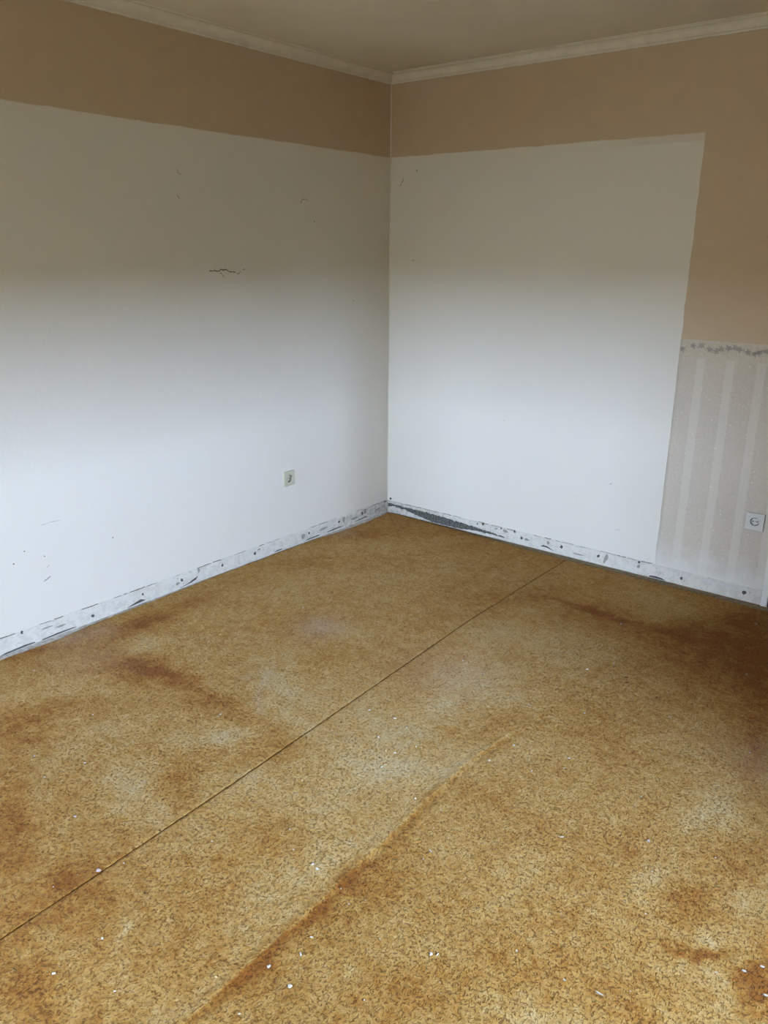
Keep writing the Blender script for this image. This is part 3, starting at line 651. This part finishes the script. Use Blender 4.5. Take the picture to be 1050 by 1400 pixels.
def make_socket(mats, S=0.081, D=0.012):
    plate, metal = mats
    root = bpy.data.objects.new('wall_socket', None); COL.objects.link(root)
    bm = bmesh.new(); rs = rounded(bm, S, S, -.001, D, .004)      # 24 points a ring
    for a, b in zip(rs[:-1], rs[1:]): bridge(bm, a, b)
    c1 = circle(bm, .0225, D, 24, ph=math.radians(0)); bridge(bm, rs[-1], c1)
    bmesh.ops.recalc_face_normals(bm, faces=bm.faces)
    bm_obj('cover_plate', bm, plate, root)
    bm = bmesh.new()
    # well of the insert; the flat dark ring at its foot stands for rim shadow
    rings = [circle(bm, .0225, D - .0002, 24), circle(bm, .0222, D + .0012, 24), circle(bm, .0208, D + .0012, 24), circle(bm, .0196, D - .001, 24), circle(bm, .0190, .0012, 24)]
    for a, b in zip(rings[:-1], rings[1:]): bridge(bm, a, b)
    bm.faces.new(rings[-1])
    ins = bm_obj('socket_insert', bm, plate, root)
    bm = bmesh.new(); r1 = circle(bm, .0190, .0017, 24); r0 = circle(bm, .0160, .0017, 24); bridge(bm, r1, r0); bm_obj('well_shadow_ring', bm, M_HOLE, ins)
    for sx in (-1, 1):
        bm = bmesh.new(); r1 = circle(bm, .0034, .0020, 12, sx * .0095); r0 = circle(bm, .0029, .0005, 12, sx * .0095); bridge(bm, r1, r0); bm.faces.new(r1); bm_obj('pin_hole', bm, M_HOLE, ins)
        bm = bmesh.new(); z0 = sx * .0183; add_box(bm, -.0028, .0028, -D * .98, -.001, min(z0, z0 - sx * .0025), max(z0, z0 - sx * .0025), .0005)
        bm_obj('earth_clip', bm, metal, ins)
        bm = bmesh.new(); add_box(bm, -.0034, .0034, -.0105, -.0012, min(sx * .0190, sx * .0178), max(sx * .0190, sx * .0178)); bm_obj('clip_slot', bm, M_HOLE, ins)
        bm = bmesh.new(); add_box(bm, min(sx * .0190, sx * .0172), max(sx * .0190, sx * .0172), -.0102, -.0012, -.0026, .0026, .0004); bm_obj('guide_rib', bm, plate, ins)
    bm = bmesh.new(); r1 = circle(bm, .0022, .0024, 12); r0 = circle(bm, .0026, .0008, 12); bridge(bm, r1, r0); bm.faces.new(r1); bm_obj('centre_screw', bm, metal, ins)
    return root
M_IVORY = plain('ivory_plastic', (0.46, 0.43, 0.30), 0.3, 0.5, 60, 0.06)
M_SWHITE = plain('grey_white_plastic', (0.57, 0.545, 0.47), 0.22, 0.6, 60, 0.05)
M_CLIP = plain('dull_metal', (0.36, 0.33, 0.27), 0.4, 0.6); M_CLIP.node_tree.nodes['Principled BSDF'].inputs['Metallic'].default_value = 0.7
so = make_socket((M_IVORY, M_CLIP))
so.location = (0.0, -0.865, 0.392); so.rotation_euler = (0, 0, math.radians(90))
so['label'] = 'aged ivory wall socket on the plain white left wall, low down'; so['category'] = 'socket'; so['group'] = 'wall sockets'
so = make_socket((M_SWHITE, M_CLIP))
so.location = (2.160, -0.0014, 0.390)
so['label'] = 'glossy pale grey wall socket on the striped wallpaper beside the door casing'; so['category'] = 'socket'; so['group'] = 'wall sockets'

# ------------------------------------------------------------------ plaster chips and crumbs lying on the carpet
M_CHIP = plain('plaster_chip_white', (0.54, 0.50, 0.42), 0.85, 0.2, 200, 0.25)
M_CHIPP = plain('plaster_chip_pinkish', (0.42, 0.34, 0.29), 0.85, 0.2, 200, 0.5)
M_CHIPY = plain('tan_flake', (0.56, 0.44, 0.20), 0.85, 0.2, 200, 0.25)
M_LINT = plain('brown_bit', (0.07, 0.045, 0.02), 0.9, 0.2, 200, 0.25)
def flake_mesh(L, W, H, n, seed, mat):
    rnd = random.Random(seed); bm = bmesh.new()
    ring = [(L / 2 * (1 + rnd.uniform(-.45, .25)) * math.cos(2 * math.pi * k / n), W / 2 * (1 + rnd.uniform(-.45, .25)) * math.sin(2 * math.pi * k / n)) for k in range(n)]
    lo_ = [bm.verts.new((x, y, 0)) for x, y in ring]
    hi_ = [bm.verts.new((x * .86, y * .86, H * rnd.uniform(.75, 1.25))) for x, y in ring]
    bm.faces.new(lo_[::-1]); c = bm.verts.new((0, 0, H * 1.1))
    for k in range(n):
        bm.faces.new((lo_[k], lo_[(k + 1) % n], hi_[(k + 1) % n], hi_[k])); bm.faces.new((hi_[k], hi_[(k + 1) % n], c))
    me = bpy.data.meshes.new('flake'); bm.to_mesh(me); bm.free(); me.materials.append(mat); return me
deps = bpy.context.evaluated_depsgraph_get()
SURF = {}
def build_surf():
    from mathutils.bvhtree import BVHTree
    for k, o in enumerate((s1, s2)):
        me = o.data; SURF[k] = BVHTree.FromPolygons([v.co[:] for v in me.vertices], [p.vertices[:] for p in me.polygons])
build_surf()
def carpet_z(x, y):
    best = -1
    for t in SURF.values():
        h = t.ray_cast(Vector((x, y, .1)), Vector((0, 0, -1)))
        if h[0] is not None: best = max(best, h[0].z)
    return best if best > -0.5 else ZF
def put(name, me, x, y, rz, label, cat, group=None, tilt=.0, lift=0.0):
    o = bpy.data.objects.new(name, me); COL.objects.link(o)
    o.location = (x, y, carpet_z(x, y) - 0.0002 + lift); o.rotation_euler = (random.uniform(-tilt, tilt), random.uniform(-tilt, tilt), rz)
    o['label'] = label; o['category'] = cat
    if group: o['group'] = group
    return o
G = 'plaster chips on the carpet'
vis_yaw = math.atan2(0.62601, 0.77978)      # direction of the picture's horizontal on the floor
BIG = [  # x, y, length, width, height, turn from the picture's horizontal, material, label
 (1.121, -2.853, .013, .012, .003, .3, M_CHIPP, 'square pinkish-grey plaster chip left of the seam, farther of two such squares'),
 (1.362, -2.933, .014, .012, .004, .1, M_CHIPP, 'square pinkish-grey plaster chip touching the carpet seam, nearer of two such squares'),
 (1.565, -3.053, .007, .008, .004, 1.0, M_CHIP, 'small bright white chip beside the long bleached mark near the seam'),
 (1.568, -3.177, .012, .006, .003, .2, M_CHIP, 'pointed whitish chip nearest the lower left edge of the carpet'),
 (1.929, -2.858, .014, .008, .003, .7, M_CHIP, 'ragged white chip lying right on the carpet fold, nearest the camera'),
 (2.003, -2.865, .013, .011, .004, .1, M_CHIP, 'blocky white chip just right of the fold at its near end'),
 (1.962, -2.788, .019, .007, .003, 1.9, M_CHIP, 'long drop-shaped white flake upright in the picture beside the fold'),
 (1.782, -2.558, .012, .007, .004, 1.0, M_CHIPP, 'greyish chip, upper of a close pair left of the fold'),
 (1.804, -2.564, .012, .007, .003, -.5, M_CHIP, 'white chip, lower of a close pair left of the fold'),
 (1.998, -2.320, .018, .004, .002, -1.0, M_CHIP, 'thin white sliver in the middle of the floor right of the fold'),
 (2.197, -2.597, .012, .008, .004, .1, M_CHIP, 'rounded white chip with a short splinter beside it, low centre'),
 (2.250, -2.041, .016, .002, .002, 0.0, M_CHIP, 'very thin horizontal white sliver on the brown carpet right of centre'),
 (2.445, -1.903, .015, .011, .004, -.3, M_CHIPP, 'pale grey chip with a dark rim standing alone on the right of the floor'),
 (2.471, -2.464, .012, .004, .002, -.8, M_CHIP, 'short slanted white splinter left of the long splinter at the bottom'),
 (2.546, -2.446, .021, .006, .003, -.65, M_CHIP, 'long slanted white splinter near the bottom edge, right half'),
 (2.778, -2.184, .016, .006, .003, -.4, M_CHIP, 'wide white splinter by the orange stain at the right edge'),
 (2.808, -2.145, .012, .005, .003, -.4, M_CHIP, 'white splinter at the extreme right, uppermost of three by the orange stain'),
 (2.834, -2.219, .016, .006, .003, -.4, M_CHIP, 'white splinter at the extreme right, lowest of three by the orange stain'),
 (1.821, -.629, .018, .008, .003, 0.0, M_CHIPP, 'dull pinkish flake on the brown carpet near the wallpapered wall'),
 (1.729, -1.586, .018, .0025, .002, -.7, M_CHIPY, 'thin pale straw-like splinter between the seam and the fold'),
]
for i, (x, y, L, W, H, a, m, lab) in enumerate(BIG):
    L *= .85; W *= .8
    put('plaster_chip', flake_mesh(L, W, H, 6 + i % 2, i + 1, m), x, y, vis_yaw + a, lab, 'plaster chip', G)
put('plaster_splinter', flake_mesh(.010, .003, .002, 6, 77, M_CHIP), 2.209, -2.587, vis_yaw + .8, 'tiny white splinter touching the rounded chip, low centre', 'plaster chip', G)

CH = [(0.679,-2.517,1),(0.867,-2.384,1.2),(0.912,-2.693,1.2),(1.024,-2.233,0.9),(0.983,-2.285,0.8),(1.029,-2.247,0.8),(0.598,-1.771,0.8),(0.538,-1.821,0.8),(0.553,-1.897,0.9),(0.227,-2.487,0.8),(0.319,-2.424,0.8),(0.853,-1.887,0.7),(0.754,-2.776,0.9),(0.804,-2.518,0.9),(0.881,-2.812,0.9),(1.638,-2.501,0.9),(0.931,-2.527,0.8),(0.619,-1.401,1.2),(0.873,-1.535,1.1),(0.889,-1.289,0.8),(0.78,-1.094,0.8),(1.099,-1.164,0.7),(1.21,-1.219,0.8),(1.467,-1.357,1.1),(0.963,-1.804,0.9),(1.582,-1.398,0.9),(1.413,-1.878,1.2),(1.516,-1.862,1.3),(1.583,-1.882,1.2),(1.545,-1.989,1.4),(1.676,-1.953,1.2),(1.613,-2.034,1.3),(1.642,-2.023,1.1),(1.656,-2.109,1.1),(1.691,-2.085,0.8),(1.51,-2.32,1),(1.833,-2.168,1.5),(1.781,-2.216,0.9),(1.921,-1.735,0.9),(1.903,-1.863,1),(2.036,-1.826,1.1),(1.751,-1.424,0.8),(1.421,-2.063,0.8),(1.514,-2.056,0.8),(1.885,-1.104,1.3),(1.882,-0.883,1),(1.945,-0.993,0.9),(1.986,-1.224,0.8),(2.017,-1.407,1.1),(2.072,-0.942,0.9),(2.383,-0.745,1.1),(2.285,-0.244,0.9),(2.195,-1.079,0.8),(2.11,-1.202,0.8),(2.26,-1.238,1),(2.173,-1.334,0.8),(2.097,-1.689,1),(1.922,-1.739,1),(2.543,-1.283,1.1),(2.551,-1.228,0.9),(2.291,-1.478,0.8),(2.181,-1.732,0.8),(2.354,-1.728,0.8),(2.109,-1.746,0.9),(1.834,-1.482,0.8),(1.391,-2.875,1),(1.324,-3.039,0.8),(1.858,-2.953,1.2),(1.968,-2.981,1),(1.713,-3.117,0.9),(1.506,-2.672,1),(1.637,-2.501,0.8),(2.0,-2.356,0.9),(1.922,-2.163,1),(1.947,-2.736,1.2),(1.948,-2.602,0.9),(1.898,-2.575,0.9),(2.154,-2.787,1),(2.168,-2.471,0.5),(2.346,-2.46,0.9),(1.703,-2.552,0.8),(2.078,-2.637,0.8),(2.006,-2.246,0.7),(2.611,-1.853,1),(2.497,-2.012,1),(2.539,-2.161,0.9),(2.73,-2.226,0.9),(2.348,-2.462,0.7),(2.481,-2.155,0.7),(2.597,-2.398,0.9),(2.243,-2.045,0.6)]
kinds = [flake_mesh(.0078, .0052, .0028, 7, 31, M_CHIP), flake_mesh(.0066, .0056, .003, 6, 32, M_CHIP), flake_mesh(.0100, .0036, .0024, 7, 33, M_CHIP), flake_mesh(.0072, .005, .0026, 6, 34, M_CHIPY)]
for i, (x, y, s) in enumerate(CH):
    me = kinds[(i * 7 + i // 3) % 4 if i % 5 else 0]
    tone = 'straw-coloured' if me is kinds[3] else 'white'
    where = ('left of the carpet seam, towards the corner' if y > -1.7 else 'left of the carpet seam, beside the left wall' if x < 1.0 else 'left of the carpet seam, near the camera') if x < seam_x(y) else \
            ('between the seam and the fold, middle of the floor' if y > -2.2 else 'between the seam and the fold, near the camera') if x < ridge_x(y) else \
            ('right of the fold, towards the wallpapered wall' if y > -1.1 else 'right of the fold, middle distance' if y > -1.9 else 'right of the fold, near the camera')
    o = put('plaster_crumb', me, x, y, vis_yaw + random.uniform(-.9, .9), 'tiny %s plaster crumb %s' % (tone, where), 'plaster crumb', 'tiny plaster crumbs ' + where.split(',')[0])
    d = math.hypot(x - 3.025, y + 3.82); k = s * (0.55 + 0.12 * d)
    o.scale = (k, k, k)
for (x, y, L, lab) in [(0.897, -2.058, .012, 'dark brown bit of fluff beside the faint curved chalk line'), (1.253, -2.646, .009, 'small dark bit left of the seam, farther of two'),
     (1.359, -2.737, .009, 'small dark bit close beside the seam at the left'), (1.358, -2.143, .008, 'tiny dark speck just right of the seam mid-floor'),
     (1.62, -2.076, .008, 'tiny dark speck among white crumbs between seam and fold'), (1.386, -1.999, .009, 'brown speck beside the seam among crumbs'),
     (2.028, -1.066, .020, 'long dark brown thread on the carpet, upper of a pair'), (2.046, -1.104, .014, 'short faint brown thread, lower of a pair'),
     (2.177, -1.14, .017, 'slanted near-black bit of fluff on the brown carpet at right'), (1.487, -3.227, .012, 'dark bit near the lower left edge of the carpet'),
     (1.523, -2.903, .007, 'dark speck right of the seam above the bleached mark'), (1.252, -1.51, .006, 'tiny dark speck left of the seam, middle of the floor')]:
    ang = {2.028: -.1, 2.046: 0, 2.177: .8}.get(x, random.uniform(-.6, .8))
    put('fluff_bit', flake_mesh(L, L * (.3 if L > .011 else .6), .002, 7, int(x * 1000), M_LINT), x, y, vis_yaw + ang, lab, 'fluff', 'dark bits of fluff on the carpet')

# finest plaster dust: uncountable specks, one object
bm = bmesh.new(); rnd = random.Random(12)
def speck(x, y, r):
    z = carpet_z(x, y) - .0003; a0 = rnd.random() * 6
    P = [bm.verts.new((x + r * rnd.uniform(.6, 1.2) * math.cos(a0 + k * 1.57), y + r * rnd.uniform(.6, 1.2) * math.sin(a0 + k * 1.57), z)) for k in range(4)]
    t = bm.verts.new((x, y, z + r * 1.2))
    for k in range(4): bm.faces.new((P[k], P[(k + 1) % 4], t))
for k in range(520):
    x = rnd.uniform(.08, 3.3); y = -rnd.uniform(.06, 3.4)
    speck(x, y, rnd.uniform(.0009, .0017))
for (cx, cy, r, nn) in [(.823, -1.493, .06, 60), (.6, -1.0, .35, 60), (1.55, -1.9, .25, 60), (1.45, -.3, .3, 50), (.3, -.5, .2, 40), (1.49, -1.46, .12, 40), (2.0, -.45, .2, 20)]:
    for k in range(nn):
        x = rnd.gauss(cx, r); y = rnd.gauss(cy, r)
        if x > .06 and y < -.04: speck(x, y, rnd.uniform(.0009, .0018))
bm_obj('plaster_dust', bm, M_CHIP, None, False, kind='stuff', label='fine white plaster specks sprinkled over the whole carpet', category='plaster dust')
